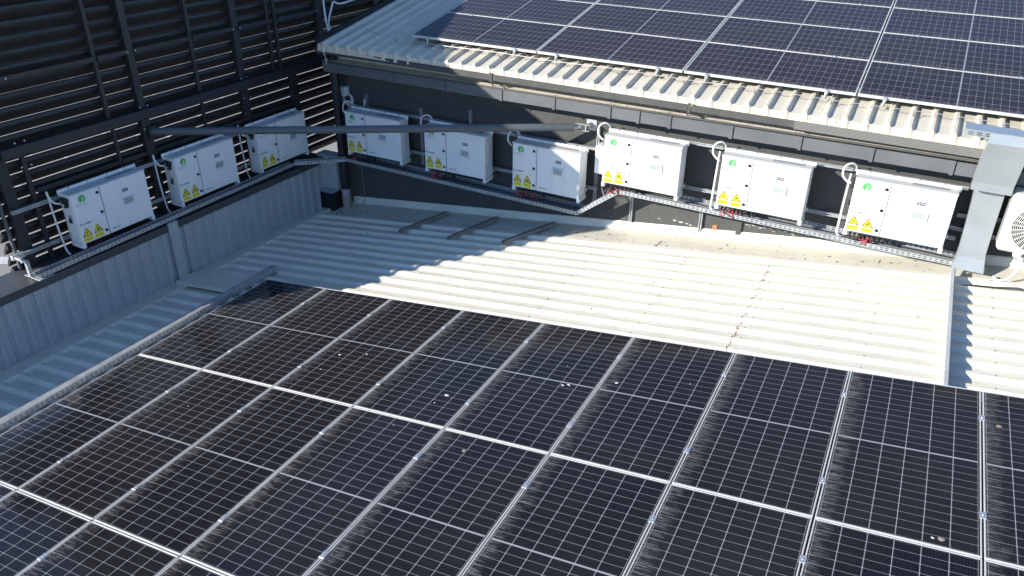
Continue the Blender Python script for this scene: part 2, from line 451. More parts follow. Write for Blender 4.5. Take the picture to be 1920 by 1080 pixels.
mb = MB(MR)
for vs in stripes:
    if vs < -.4: us = (-1.2, -.75)
    else: us = (-1.2, 0.1, 1.35, 2.6, 3.9, 5.15, 6.3, 7.5, 8.6)
    for uu in us:
        uu += rnd.uniform(-.02, .02); vv = vs+.044+rnd.uniform(-.006, .006)
        if uu > 0 and vv < .1: continue
        mb.disc((uu, vv, CROWN+.004), .007, .004, 6, 'z')
mb.build('roof_screws', M_['rail'], roof)['kind'] = 'stuff'
# lower storey walls under the roof
mb = MB(); mb.box((-2.0, -7.5, GZ), (-1.72, 3.1, -.62)); mb.box((-1.72, -7.5, GZ), (16, -7.2, -1.0)); mb.build('storey_wall', M_['wall'], roof)

# upstand (raised lap) at the right with white conduit and black hose
up = thing('roof_upstand', 'pale metal upstand rib crossing the corrugations at the right', 'roof upstand', MR @ Matrix.Translation((8.205, 1.2, PAN)))
MB(MR).bbox((8.185, -2.0, PAN-.01), (8.225, 2.62, -.015), .004).build('upstand_fin', M_['fascia'] if 0 else M_['clad'], up)
MB(MR).box((8.11, -2.0, PAN+.001+.0035), (8.30, 2.62, PAN+.006)).build('base_flange', M_['roof'], up)

# ------------------------------------------------------------------ solar panels
PWX, PLY = 1.06, 2.115
W, L, TH = 1.046, 2.102, .035
def make_panel():
    t = thing('solar_panel', 'x', 'solar panel', Matrix.Identity(4), 'solar panels of the near array')
    mb = MB(); fw = .0100
    mb.bbox((-W/2, -L/2, -TH), (-W/2+fw, L/2, 0), .0012); mb.bbox((W/2-fw, -L/2, -TH), (W/2, L/2, 0), .0012)
    mb.bbox((-W/2+fw, -L/2, -TH), (W/2-fw, -L/2+fw+.003, 0), .0012); mb.bbox((-W/2+fw, L/2-fw-.003, -TH), (W/2-fw, L/2, 0), .0012)
    mb.build('frame', M_['frame'], t)
    MB().box((-W/2+fw, -L/2+fw, -.0075), (W/2-fw, L/2-fw, -.002)).build('cell_glass', M_['glass'], t)
    for yy in (-.62, .62):
        c = MB(); c.bbox((W/2-.016, yy-.035, -.004), (W/2+.030, yy+.035, .004), .001); c.disc((W/2+.007, yy, .004), .006, .005, 8, 'z')
        c.build('mid_clamp', M_['alu'], t)
    return t
panel0 = make_panel()
panels = {}
first = True
rowname = ['row by the white roof', 'middle row', 'front row']
ordn = ['first', 'second', 'third', 'fourth', 'fifth', 'sixth', 'seventh', 'eighth', 'ninth', 'tenth']
for rI in range(3):
    for cI in range(0, 10):
        if cI > (8, 8, 5)[rI]: continue
        M = MR @ Matrix.Translation(((cI+.5)*PWX, -(rI+.5)*PLY, rnd.uniform(-.001, .001))) @ Matrix.Rotation(R_(rnd.uniform(-.07,.07)), 4, 'Z')
        if first: p = panel0; p.matrix_basis = M; WM[p.name] = M; first = False
        else: p = copy_tree(panel0, M)
        extra = {(0,0): ', its corner shaded', (0,2): ', two bird droppings', (0,3): ', one bird dropping'}.get((rI,cI), '')
        p['label'] = 'dark portrait panel, %s from left in the %s%s' % (ordn[cI], rowname[rI], extra)
        panels[rI,cI] = p
def dropping(key, x, y, r, tail=None, m='dropping'):
    p = panels[key]; mb = MB(WM[p.name])
    n = 9; ring = [(x+r*math.cos(6.283*i/n)*rnd.uniform(.75,1.2), y+r*.8*math.sin(6.283*i/n)*rnd.uniform(.75,1.2), 0.0) for i in range(n)]
    mb.add([(x, y, .004)] + ring, [(0, 1+i, 1+(i+1) % n) for i in range(n)])
    if tail: mb.add([(x+r*.4*q[0]-tail[0]*q[1], y+r*.4*q[0]-tail[1]*q[1], .001) for q in ((1,0),(-1,0),(0,1))], [(0,1,2)])
    mb.build('bird_dropping', M_[m], p)
for key, x, y, r, tail in (((0,2), -.263, -.294, .016, None), ((0,2), .031, -.187, .012, None), ((0,3), .26, -.586, .02, (.04, -.01)), ((0,3), .215, -.737, .008, None),
        ((0,3), .515, -.58, .013, None), ((0,4), .198, -.054, .015, None), ((0,4), .248, -.027, .014, (-.03, .03)), ((0,5), -.385, .148, .016, None), ((0,7), .228, -.974, .012, None),
        ((0,4), .097, .284, .005, None), ((1,3), .048, .933, .006, None), ((1,1), -.075, .474, .007, None), ((0,5), .273, .353, .006, None)):
    dropping(key, x, y, r, tail)
for key, x, y, r in (((0,2), -.262, -.608, .015), ((1,4), -.185, .833, .022), ((0,7), .283, -.968, .024), ((0,8), -.412, .543, .022)):
    dropping(key, x, y, r, None, 'beige')

# support rails under the near array
for i, vv in enumerate((-.43, -1.68, -2.55, -3.80, -4.66)):
    r = tag(MB(MR).bbox((-.02, vv-.02, CROWN), (9.6 if i < 4 else 6.4, vv+.02, -TH-.001), .002).build('support_rail', M_['alu']), 'aluminium support rail under the near array panels', 'rail', 'support rails under the near array')

# ------------------------------------------------------------------ building behind: wall, fascia, gutter, upper roof
bld = thing('building', 'dark grey building wall with fascia under a pale ribbed upper roof', 'building', (3.5, WALL_Y, -.5))
XL, XR = -1.30, 14.
w_ = MB(); w_.add([(XL,WALL_Y,GZ),(XR,WALL_Y,GZ),(XR,WALL_Y,2.35),(XL,WALL_Y,2.35),(XL,14,GZ),(XR,14,GZ),(XR,14,2.3),(XL,14,2.3)], [(0,1,2,3),(1,5,6,2),(4,0,3,7),(5,4,7,6),(3,2,6,7)])
wallo = w_.build('wall', M_['wall'], bld)
FY = 2.985
zf0, zf1 = 2.038, 2.190
ZB = lambda x: -.004*(x-4.5)
fas = MB(); fas.box((-1.3, FY+.03, zf0+.01), (XR, WALL_Y-.002, zf0+.02)).build('soffit', M_['dark'], bld)
joints = [-1.3, .10, 1.05, 2.02, 2.86, 3.69, 4.10, 4.53, 5.335, 6.17, 6.985, 7.83, 8.7, 9.6, 10.5, 12, 14]
for a, b in zip(joints, joints[1:]):
    z = ZB((a+b)/2)
    mb = MB(); mb.bbox((a+.005, FY, zf0+z), (b-.005, FY+.028, zf1+z), .003); f = mb.build('fascia_panel', M_['fascia'], bld)
    mb = MB(); mb.bbox((b-.05, FY-.004, zf0+z-.014), (b-.010, FY-.0005, zf1+z-.02), .001); mb.build('joint_strip', M_['fascia'], f)
mb = MB(); mb.bbox((-1.3, FY-.006, zf1+.008), (XR, FY+.04, zf1+.034), .004).build('fascia_cap', M_['gutter'], bld)
MB().add([(-1.3,FY+.005,zf1+.0345),(XR,FY+.005,zf1+.0345),(XR,FY+.20,zf1+.055),(-1.3,FY+.20,zf1+.055),(-1.3,FY+.2,zf1+.2),(XR,FY+.2,zf1+.2)], [(0,1,2,3),(3,2,5,4)]).build('ledge', M_['ledge'], bld)
lm_ = MB()
for i in range(60):
    xx = rnd.uniform(0, 8); yy = FY+rnd.uniform(.01, .03); r = rnd.choice((.006,.01,.02))
    lm_.add([(xx, yy, zf1+.0375), (xx+r*1.6, yy, zf1+.0375), (xx+r*1.4, yy+r*.6, zf1+.0395), (xx+.2*r, yy+r*.6, zf1+.0395)], [(0,1,2,3)])
lm_.build('moss_spot', M_['rust'], bld)['kind'] = 'stuff'

# upper roof (MU frame: x along the eave, y up the slope)
UP_, UPAN, UCROWN = .2265, -.145, -.103
EAVE = -.462
x0 = 6.60 - .2441 - 1e-9
nL = int((x0 + 1.50)/UP_)
xs = [x0 + UP_*i for i in range(-nL, 34)]
pr = []
for xr_ in xs:
    pr += [(xr_-.052, UPAN), (xr_-.024, UCROWN), (xr_+.006, UCROWN), (xr_+.034, UPAN)]
XL_U = xs[0]-.13
pr = [(XL_U, UPAN)] + pr + [(xs[-1]+.17, UPAN)]
V = []; Fs = []; Ln = len(pr); ys = [EAVE, -.2, .4, 1.2, 2.5, 4., 6., 9.]
for y in ys: V += [MU @ Vector((x, y, h)) for x, h in pr]
for i in range(len(ys)-1): Fs += [(i*Ln+j, i*Ln+j+1, (i+1)*Ln+j+1, (i+1)*Ln+j) for j in range(Ln-1)]
MB().add(V, Fs).build('upper_roof_sheet', M_['uproof'], bld)
# eave turn-down: one folded strip, proud at each rib end
mb = MB(); top = []; mid = []; bot = []
for x, h in pr:
    pr_ = .010 if h > UPAN else .004
    T_ = MU @ Vector((x, EAVE-.002, h)); top.append(T_); Q_ = MU @ Vector((x, EAVE-pr_, h-.006)); mid.append(Q_)
    b_ = MU @ Vector((x, EAVE-.004, UPAN)); bot.append(Vector((b_.x, b_.y-.010-(.004 if h > UPAN else 0), b_.z-.104)))
n = len(pr); mb.add(top+mid+bot, [(i, i+1, n+i+1, n+i) for i in range(n-1)] + [(n+i, n+i+1, 2*n+i+1, 2*n+i) for i in range(n-1)])
mb.build('eave_drip', M_['cream'], bld)
mb = MB()
for i in range(0, len(xs), 1):
    if rnd.random() < .65:
        xr_ = xs[i] + rnd.uniform(-.08, .12); wd = rnd.uniform(.004, .014); hh = rnd.uniform(.02, .06)
        top = UPAN - .004
        P = [MU @ Vector((xr_+wd*k[0], EAVE-.0125, top)) + Vector((0, -.008-.016*k[1], -hh*k[1])) for k in ((0,0),(1,0),(.6,1),(.3,1))]
        mb.add(P, [(0,1,2,3)])
mb.build('drip_stain', M_['stain'], bld)['kind'] = 'stuff'
# gutter just behind the drip
gz0, gz1, GY = 2.326, 2.41, 2.875
def eo(x): return .02*0 - .0085*(x-4.5), .0135*(x-4.5)*.4
for a, b, nm, mm in ((-1.3, 4.74, 'gutter', 'gutter'), (4.80, 6.05, 'gutter', 'gutter'), (6.05, XR, 'gutter_guard', 'perf')):
    za, ya = eo(a); zb_, yb_ = eo(b)
    mb = MB()
    poly = [(GY, gz1), (GY, gz0), (GY+.012, gz0-.004), (GY+.13, gz0+.004), (GY+.13, gz1), (GY+.122, gz1), (GY+.122, gz0+.012), (GY+.008, gz0+.012), (GY+.008, gz1)]
    lo = -.03 if nm == 'gutter_guard' else 0
    mb.prism(poly, 0, 1, lambda p, t: (a+(b-a)*t, p[0] + (ya if t == 0 else yb_), (p[1]+(lo if p[1] < gz0+.02 else 0)*(.6)) + (za if t == 0 else zb_)))
    mb.build(nm, M_[mm], bld)
for xx in (1.9, 4.77):
    dz, dy = eo(xx)
    mb = MB(); mb.bbox((xx-.022, GY-.012+dy, gz0-.02+dz), (xx+.022, GY-.001+dy, gz1+dz+.02), .002)
    mb.tube([(xx, GY+.01+dy, gz0-.01+dz), (xx-.06, FY+.03, zf1+.04)], .009, 6)
    mb.tube([(xx+.06, GY+.01+dy, gz0-.006+dz), (xx+.17, FY+.01, zf1+.03)], .009, 6)
    mb.build('gutter_bracket', M_['gutter'], bld)
# side barge flashing at the rake
MB(MU).box((XL_U-.05, EAVE, UPAN-.16), (XL_U-.002, 9, UCROWN+.03)).build('rake_flashing', M_['dark'], bld)
# chipped patches, exposed brick and a pilaster stub low on the wall
mb = MB()
def patch(px_, pz, wx, wz, n=9, y=WALL_Y-.002):
    pts = [(px_+wx*math.cos(6.283*i/n)*rnd.uniform(.55,1.15), y, pz+wz*math.sin(6.283*i/n)*rnd.uniform(.55,1.15)) for i in range(n)]
    mb.add(pts, [tuple(range(n))])
for q in ((4.62,.62,.035,.012),(4.72,.615,.05,.014),(4.80,.612,.03,.01),(4.86,.60,.025,.012),(4.4,.60,.03,.006),(5.02,.615,.02,.012)): patch(*q)
for i in range(26): patch(5.55+i*.052+rnd.uniform(-.02,.02), .775+.002*i+rnd.uniform(-.008,.008), rnd.uniform(.01,.035), rnd.uniform(.003,.008), 7)
for i in range(40): patch(rnd.uniform(5.4,7.4), .74+rnd.uniform(-.02,.05)+.03, rnd.uniform(.006,.02), rnd.uniform(.003,.008), 6)
mb.build('chipped_paint', M_['chip'], bld)['kind'] = 'stuff'
mb = MB(); mb.bbox((5.17, WALL_Y-.012, .60), (5.235, WALL_Y+.01, .68), .004).build('exposed_brick', M_['brick'], bld)
mb = MB(); mb.bbox((5.49, WALL_Y-.03, .5), (5.565, WALL_Y+.01, .86), .006).build('pilaster_stub', M_['wall'], bld)

# lightning conductor wire on the upper roof
wire = thing('lightning_wire', 'thin steel lightning wire on holders along the upper roof eave', 'wire', MU)
pts = []
wx = [-.95, -.45, .65, 1.6, 2.5, 3.3, 4.45, 5.2, 6.15, 7.4, 9, 12]
for i, x in enumerate(wx): pts.append(MU @ Vector((x, -.115-.008*x + (.22 if i == 0 else 0), -.052 + (.015 if i % 2 else 0))))
MB().tube(pts, .0042, 6).build('conductor', M_['wire'], wire)
for i, xr_ in enumerate(xs):
    if i % 4 == 1:
        yy = -.115-.008*xr_
        mb = MB(MU); mb.bbox((xr_-.022, yy-.012, UCROWN), (xr_+.004, yy+.012, UCROWN+.014), .002); mb.tube([(xr_-.009, yy, UCROWN+.01), (xr_-.009, yy, UCROWN+.05), (xr_-.02, yy+.012, UCROWN+.056)], .005, 6)
        mb.build('wire_holder', M_['grey'], wire)

# ------------------------------------------------------------------ upper solar array
PUX, PUY = 2.125, 1.055
gl0 = [x for x in bpy.data.objects if x.parent == panel0 and x.name.startswith('cell_glass')][0]
meb = gl0.data.copy(); meb.materials.clear(); meb.materials.append(M_['glassb'])
rown = ['eave row', 'second row up', 'third row up', 'fourth row up', 'fifth row up', 'sixth row up']
for r in range(6):
    for c in range(-0, 5):
        if c == 0 and r > 2: continue
        M = MU @ Matrix.Translation(((c+.5)*PUX, (r+.5)*PUY, rnd.uniform(-.001, .001))) @ Matrix.Rotation(R_(90), 4, 'Z') 
        # local -x must point down the slope: rotate 90 deg so +x -> up-slope
        p = copy_tree(panel0, M); p['group'] = 'solar panels of the upper array'
        p['label'] = 'bluish landscape panel, %s from the left in the %s of the upper roof' % (ordn[c], rown[r])
        for ch in [x for x in bpy.data.objects if x.parent == p]:
            if ch.name.startswith('bird_dropping'): bpy.data.objects.remove(ch)
            elif ch.name.startswith('cell_glass'): ch.data = meb
        if r == 0:
            for xx in (-.75, .72):
                mb = MB(MU); cx = (c+.5)*PUX+xx
                mb.bbox((cx-.02, -.028, -.05), (cx+.02, -.001, .004), .003); mb.tube([(cx, -.02, -.03), (cx-.01, -.04, -.09), (cx-.01, -.02, UCROWN)], .012, 6); mb.bbox((cx-.03, -.06, UCROWN), (cx+.012, .02, UCROWN+.01), .002)
                mb.build('end_clamp', M_['alu'], p)
for i in range(12):
    yy = (i//2)*PUY + (.25 if i % 2 == 0 else .8)
    tag(MB(MU).bbox((-.02 if i < 6 else 2.1, yy-.02, UCROWN), (10.6, yy+.02, -TH-.001), .002).build('support_rail', M_['alu']), 'aluminium support rail under the upper array panels', 'rail', 'support rails under the upper array')

# ------------------------------------------------------------------ parapet with tray ledge, and louvre screen
PX0, PTOP = -1.53, .565
par = thing('parapet_wall', 'low parapet clad in grey ribbed sheet with dark coping', 'parapet', (PX0, 0, -.37))
mb = MB(); poly = []
y = 3.2; base_x = PX0
# vertical ribbed cladding: profile in plan
pp = []
yy = -7.2; i = 0
while yy < 3.1:
    pp += [(base_x, yy), (base_x, yy+.070), (base_x-.012, yy+.073), (base_x, yy+.078), (base_x, yy+.104), (base_x+.034, yy+.114), (base_x+.034, yy+.150), (base_x, yy+.166)]
    yy += .186
V = [(x, yv, -.42) for x, yv in pp] + [(x, yv, PTOP-.085) for x, yv in pp]; n = len(pp)
mb.add(V, [(i, i+1, n+i+1, n+i) for i in range(n-1)]).build('ribbed_cladding', M_['clad'], par)
MB().box((-2.02, -7.2, GZ), (PX0-.02, 3.1, PTOP-.09)).build('core', M_['coping'], par)
mb = MB(); mb.add([(PX0+.034,-7.2,PTOP-.095),(PX0+.034,-7.2,PTOP),(PX0+.028,-7.2,PTOP+.006),(-2.06,-7.2,PTOP-.012),(-2.06,-7.2,PTOP-.09),
                   (PX0+.034,3.1,PTOP-.095),(PX0+.034,3.1,PTOP),(PX0+.028,3.1,PTOP+.006),(-2.06,3.1,PTOP-.012),(-2.06,3.1,PTOP-.09)],
                  [(0,1,6,5),(1,2,7,6),(2,3,8,7),(3,4,9,8),(4,0,5,9),(0,4,3,2,1),(5,6,7,8,9)])
mb.build('coping', M_['coping'], par)

lou = thing('louvre_screen', 'tall black louvre screen of horizontal blades on steel posts', 'louvre screen', (-2.05, 0, .4))
LP = .1567
ZS = .515
bprof = [(.0, .012), (-.010, .048), (-.035, .056), (-.125, -.07), (-.137, -.125), (-.105, -.112), (-.05, -.03), (-.012, -.022)]
nrow = 28
YN, YE = -2.12, 9.5
for k in range(-4, 24):
    z = ZS + LP*k + .03
    if z > 4.24: break
    ya = YN + rnd.uniform(-.01, .01)
    if z > 1.15: ya = -3.25 if z < 2.0 else -2.9 if z < 3.4 else -3.12  # blade length added out of view, stepped to shape the cast shadow
    if z < .5: continue
    mb = MB(); mb.prism(bprof, ya, YE, lambda p, t: (-2.035+p[0], t, z+p[1]))
    mb.build('blade', M_['blade'], lou)
XPF = -1.93
for (yc, wd, dp) in ((-.44,.05,.05),(.08,.10,.09),(1.07,.05,.05),(1.905,.11,.09),(2.58,.05,.05),(2.74,.05,.05),(3.77,.14,.10),(5.3,.10,.09),(7,.1,.09)):
    MB().bbox((XPF-dp-.02, yc-wd/2, 2.06), (XPF-.02, yc+wd/2, 4.3), .004).build('post', M_['dark'], lou)
for (yc, wd, dp) in ((.08,.13,.09),(-1.66,.05,.05),(-1.93,.13,.09),(1.905,.13,.09),(3.0,.13,.09),(-.42,.04,.04),(1.07,.04,.04)):
    MB().bbox((XPF-dp-.02, yc-wd/2, PTOP), (XPF-.02, yc+wd/2, 1.95), .004).build('post', M_['dark'], lou)
MB().bbox((-2.03, -2.075, PTOP), (-1.99, -2.045, 1.95), .003).build('end_post', M_['pipe'], lou)
MB().bbox((-2.03, -2.91, 1.05), (-1.98, -2.84, 4.2), .004).build('end_post', M_['dark'], lou)
MB().bbox((-2.02, -1.93, 1.945), (-1.87, 6.8, 2.07), .005).build('beam', M_['dark'], lou)
MB().bbox((-2.06, -3.12, 4.13), (-1.95, YE, 4.262), .004).build('top_rail', M_['dark'], lou)
for a, b in ((-2.85, -.47), (-.41, .03), (.13, 1.04), (1.1, 1.85), (1.96, 2.55), (2.77, 3.7), (3.84, 5.25)):
    mb = MB(); mb.bbox((-1.98, a, 2.80), (-1.93, b, 2.86), .003); mb.build('mid_rail', M_['dark'], lou)
for a, b in ((-1.6, -.44), (-.4, .01), (.15, 1.05), (1.09, 1.84), (1.97, 2.93)):
    MB().bbox((-1.98, a, 1.43), (-1.94, b, 1.49), .003).build('mid_rail', M_['dark'], lou)
for yc in (.02, .14, 1.84, 1.97, 3.68, 3.86, -1.72, -1.6):
    for zz in (1.98, 2.10, 2.83, 1.80): MB().disc((-1.93, yc, zz), .010, .012, 8, 'x').build('bolt', M_['galv'], lou)

# ------------------------------------------------------------------ text helper
def text_mesh(name, body, size, mat_, parent, loc, space=1.0, italic=0.):
    cu = bpy.data.curves.new(name, 'FONT'); cu.body = body; cu.size = size; cu.align_x = 'LEFT'; cu.space_character = space; cu.shear = italic
    cu.extrude = 0; cu.offset = .0013 if size > .025 else .0009
    ob = bpy.data.objects.new(name+'_tmp', cu); COL.objects.link(ob)
    dg = bpy.context.evaluated_depsgraph_get(); me = bpy.data.meshes.new_from_object(ob.evaluated_get(dg))
    bpy.data.objects.remove(ob); bpy.data.curves.remove(cu)
    me.materials.clear(); me.materials.append(mat_); me.name = name
    o = bpy.data.objects.new(name, me); COL.objects.link(o); o.parent = parent
    LM[o.name] = Matrix.Translation(loc) @ Matrix.Rotation(R_(90), 4, 'X'); o.matrix_basis = LM[o.name]
    WM[o.name] = WM[parent.name] @ LM[o.name]
    return o
def flat(mb, pts, y):
    return mb.add([(p[0], y, p[1]) for p in pts], [tuple(range(len(pts)))])

# ------------------------------------------------------------------ inverters
IW, IH, ID = 1.0806, .6708, .245
def make_inverter():
    t = thing('inverter', 'x', 'inverter', Matrix.Identity(4), 'white inverters along the two walls')
    body = MB().bbox((0, .012, 0), (IW, ID, IH-.004), .012).build('body', M_['inv'], t)
    MB().bbox((.002, 0, .002), (.3945, .014, IH-.010), .005).build('door', M_['inv'], t)
    MB().bbox((.3975, 0, .002), (IW-.002, .014, IH-.010), .005).build('front_cover', M_['inv'], t)
    MB().box((.3938, -.0006, .004), (.3982, .011, IH-.012)).build('door_gap', M_['line'], t)
    # sloping lid with lip at the back
    mb = MB(); mb.prism([(-.004, IH-.012), (-.004, IH-.002), (.02, IH+.006), (.19, IH+.006), (.245, IH+.006), (.245, IH-.006), (.02, IH-.008)], -.003, IW+.003, lambda p, tt: (tt, p[0], p[1]))
    lid = mb.build('lid', M_['lid'], t)
    mb = MB(); mb.bbox((.60, .10, IH+.0030), (.99, .114, IH+.0095), .001); mb.bbox((.60, .132, IH+.0030), (.99, .146, IH+.0095), .001); mb.build('lid_slot', M_['ink'], lid)
    mb = MB(); mb.bbox((-.025, .196, IH-.03), (IW+.025, .216, IH+.036), .004)
    lip = mb.build('hanging_rail', M_['inv'], t)
    mb = MB()
    for xx in (.12, .38, .66, .93): mb.bbox((xx-.006, .188, IH+.012), (xx+.006, .224, IH+.043), .001)
    mb.build('rail_clip', M_['galv'], lip)
    for xx in (-.012, IW-.042):
        MB().bbox((xx+.004, .004, -.062), (xx+.052, ID-.01, .0015), .004).build('foot', M_['inv'], t)
    for xx in (-.03, IW+.002): MB().bbox((xx, .19, .06), (xx+.028, .25, .11), .003).build('side_bracket', M_['galv'], t)
    MB().bbox((.06, .03, -.016), (IW-.06, .2, .001), .002).build('gland_plate', M_['grey'], t)
    # right side vent handle and left side connectors, dc switch
    mb = MB(); mb.bbox((IW, .10, .22), (IW+.006, .118, .50), .002); mb.disc((IW, .109, .23), .016, .008, 12, 'x'); mb.disc((IW, .109, .50), .012, .008, 12, 'x'); mb.build('side_latch', M_['bezel'], t)
    mb = MB()
    for dy, dz in ((.075, .595), (.12, .60), (.09, .555), (.135, .565), (.10, .515), (.17, .60)):
        mb.tube([(.001, dy, dz), (-.025, dy, dz), (-.026, dy, dz), (-.05, dy, dz-.008)], [.023, .023, .015, .013], 10)
    mb.build('side_gland', M_['black'], t)
    mb = MB(); mb.bbox((-.004, .085, .27), (.002, .15, .38), .001); mb.build('switch_plate', M_['screen'], t)
    mb = MB(); mb.bbox((-.03, .10, .285), (-.003, .122, .345), .004); mb.build('switch_handle', M_['black'], t)
    for k, z in enumerate((.594, .329, .072)):
        mb = MB(); mb.disc((.353, .001, z), .020, .007, 14); kn = mb.build('lock', M_['black'], t)
        mb = MB(); mb.tube([(.353+.03*math.cos(a), -.001, z+.03*math.sin(a)) for a in [R_(-75+10*i) for i in range(9)]], .0022, 5); mb.build('lock_arc', M_['inkl'], kn)
    disp = MB().bbox((.645, -.020, .288), (.850, .001, .412), .012).build('display', M_['bezel'], t)
    flat(MB(), [(.674,.316),(.812,.316),(.812,.398),(.674,.398)], -.0212).build('screen', M_['screen'], disp)
    mb = MB(); flat(mb, [(.698,.474),(.786,.474),(.786,.518),(.698,.518)], -.0012); pl = mb.build('nameplate', M_['navy'], t)
    mb = MB(); flat(mb, [(.708,.483),(.776,.483),(.776,.509),(.708,.509)], -.0018); mb.build('nameplate_face', M_['bezel'], pl)
    text_mesh('nameplate_text', 'CMC', .030, M_['navy'], pl, (.709, -.0026, .485))
    # emblem: ring of leaves round a pale disc with a stem
    mb = MB(); cx, cz = .140, .588
    for i in range(18):
        a = 6.283*i/18
        if R_(250) < a < R_(285): continue
        mb.disc((cx+.044*math.cos(a), -.0004, cz+.044*math.sin(a)), .0075, .0012, 8)
    for a0, r0 in ((120,.026),(160,.027),(200,.027),(80,.026),(225,.028),(140,.014),(190,.014)):
        a = R_(a0); mb.disc((cx+r0*math.cos(a), -.0004, cz+r0*math.sin(a)), .008, .0013, 8)
    em = mb.build('emblem', M_['green'], t)
    mb = MB(); mb.disc((cx, -.0001, cz), .041, .0006, 24); mb.build('emblem_disc', M_['lgreen'], em)
    mb = MB(); mb.tube([(cx-.004, -.0022, cz-.045), (cx-.002, -.0022, cz-.02), (cx+.008, -.0022, cz), (cx+.004, -.0022, cz+.014), (cx-.006, -.0022, cz+.012)], .0035, 5); mb.build('emblem_stem', M_['inv'], em)
    text_mesh('emblem_text', 'ENORTUS', .022, M_['inkl'], em, (.028, -.0012, .514), 1.75)
    mb = MB(); flat(mb, [(.05,.500),(.215,.500),(.215,.5035),(.05,.5035)], -.0012); mb.build('emblem_rule', M_['inkl'], em)
    text_mesh('switch_text', 'DC prekidač', .031, M_['ink'], t, (.010, -.0012, .250))
    for cx, kind in ((.084, 0), (.247, 1)):
        mb = MB(); flat(mb, [(cx-.068,.018),(cx+.068,.018),(cx+.068,.212),(cx-.068,.212)], -.0006); stk = mb.build('warning_sticker', M_['sticker'], t)
        mb = MB(); flat(mb, [(cx-.066,.092),(cx+.066,.092),(cx,.206)], -.0010); mb.build('warning_border', M_['black'], stk)
        mb = MB(); flat(mb, [(cx-.050,.101),(cx+.050,.101),(cx,.188)], -.0014); flat(mb, [(cx-.064,.024),(cx+.064,.024),(cx+.064,.078),(cx-.064,.078)], -.0012); mb.build('warning_field', M_['yellow'], stk)
        mb = MB()
        if kind == 0:
            flat(mb, [(cx+.006,.162),(cx-.012,.134),(cx+.001,.136),(cx-.006,.117),(cx-.010,.119),(cx-.004,.106),(cx+.006,.115),(cx+.001,.116),(cx+.013,.143),(cx+.001,.141),(cx+.012,.162)], -.0018)
        else:
            flat(mb, [(cx-.018,.108),(cx-.020,.126),(cx-.010,.142),(cx-.007,.134),(cx+.002,.158),(cx+.008,.140),(cx+.013,.145),(cx+.020,.126),(cx+.018,.108),(cx+.009,.108),(cx+.010,.121),(cx+.002,.130),(cx-.008,.121),(cx-.008,.108)], -.0018)
        mb.build('warning_symbol', M_['black'], stk)
        mb = MB()
        for zz in (.066, .052, .038): flat(mb, [(cx-.056,zz),(cx+.05,zz),(cx+.05,zz+.005),(cx-.056,zz+.005)], -.0016)
        mb.build('warning_print', M_['yline'], stk)
    # glands and cables underneath
    mb = MB()
    for i in range(6):
        x = .075+.05*i; mb.tube([(x, .07, -.014), (x, .07, -.05), (x, .07, -.051), (x, .068, -.075)], [.017, .017, .011, .010], 8)
    mb.tube([(.45, .08, -.01), (.46, .08, -.06), (.50, .06, -.095)], .02, 8); mb.bbox((.36, .05, -.07), (.41, .10, -.012), .006)
    mb.build('cable_gland', M_['black'], t)
    return t
inv0 = make_inverter()
ZA, ZB_, ZC = .7256, .8221, 1.1567
FACE_Y, FACE_X = 2.8965, -1.6172
posn = [-1.4270, .1381, 1.6974, -.8599, .6831, 2.2380, 3.6564, 5.2626, 6.8538]
look = ['shaded, nearest the free end of the louvre screen', 'shaded, middle one on the louvre screen', 'shaded, on the louvre screen beside the corner, behind the tube',
        'shaded, on the dark wall beside the downpipe, crossed by the tube', 'shaded, on the dark wall crossed by the middle of the tube',
        'half in sun with a diagonal shadow, under the tube end', 'sunlit, right of the tube end above the tray bend', 'sunlit, between inverters 7 and 9 under the fascia', 'sunlit, beside the metal trunking at the right']
invs = []
for i in range(9):
    if i < 3: M = Matrix.Translation((FACE_X, posn[i], ZA)) @ Matrix.Rotation(R_(90), 4, 'Z')
    else: M = Matrix.Translation((posn[i], FACE_Y, ZB_ if i < 6 else ZC))
    if i == 0: t = inv0; t.matrix_basis = M; WM[t.name] = M
    else: t = copy_tree(inv0, M)
    t['label'] = 'white wall inverter %s' % look[i]
    invs.append(t)
for i, t in enumerate(invs):
    Mi = WM[t.name]; rr = random.Random(30+i); mb = MB(Mi); mk_ = MB(Mi)
    for k in range(rr.randint(9, 13)):
        x = .075+.05*(k % 6)+rr.uniform(-.012,.012); e = rr.uniform(.02, .40); dz = rr.uniform(0, .03)
        (mb if rr.random() < .62 else mk_).tube([(x, .068, -.06), (x+rr.uniform(-.015,.015), .05+rr.uniform(-.03,.03), -.095-dz), ((x+e)/2+rr.uniform(-.04,.05), .03+rr.uniform(-.03,.04), -.13-dz*.6), (e+.02, .05, -.157)], .0065, 6)
    mb.build('dc_cable', M_['red'], t)
    if mk_.v: mk_.build('dc_cable', M_['black'], t)
    for ch in [o for o in bpy.data.objects if o.parent == t and o.name.startswith(('warning_sticker', 'switch_text', 'emblem'))]:
        c0 = Vector((.16, 0, .12)); ch.matrix_basis = Matrix.Translation(c0+Vector((rr.uniform(-.005,.005), 0, rr.uniform(-.004,.004)))) @ Matrix.Rotation(R_(rr.uniform(-1.2,1.2)), 4, 'Y') @ Matrix.Translation(-c0) @ LM[ch.name]
    text_mesh('number_text', 'Inverter %d' % (i+1), .030, M_['ink'], t, (.445, -.0012, .050))

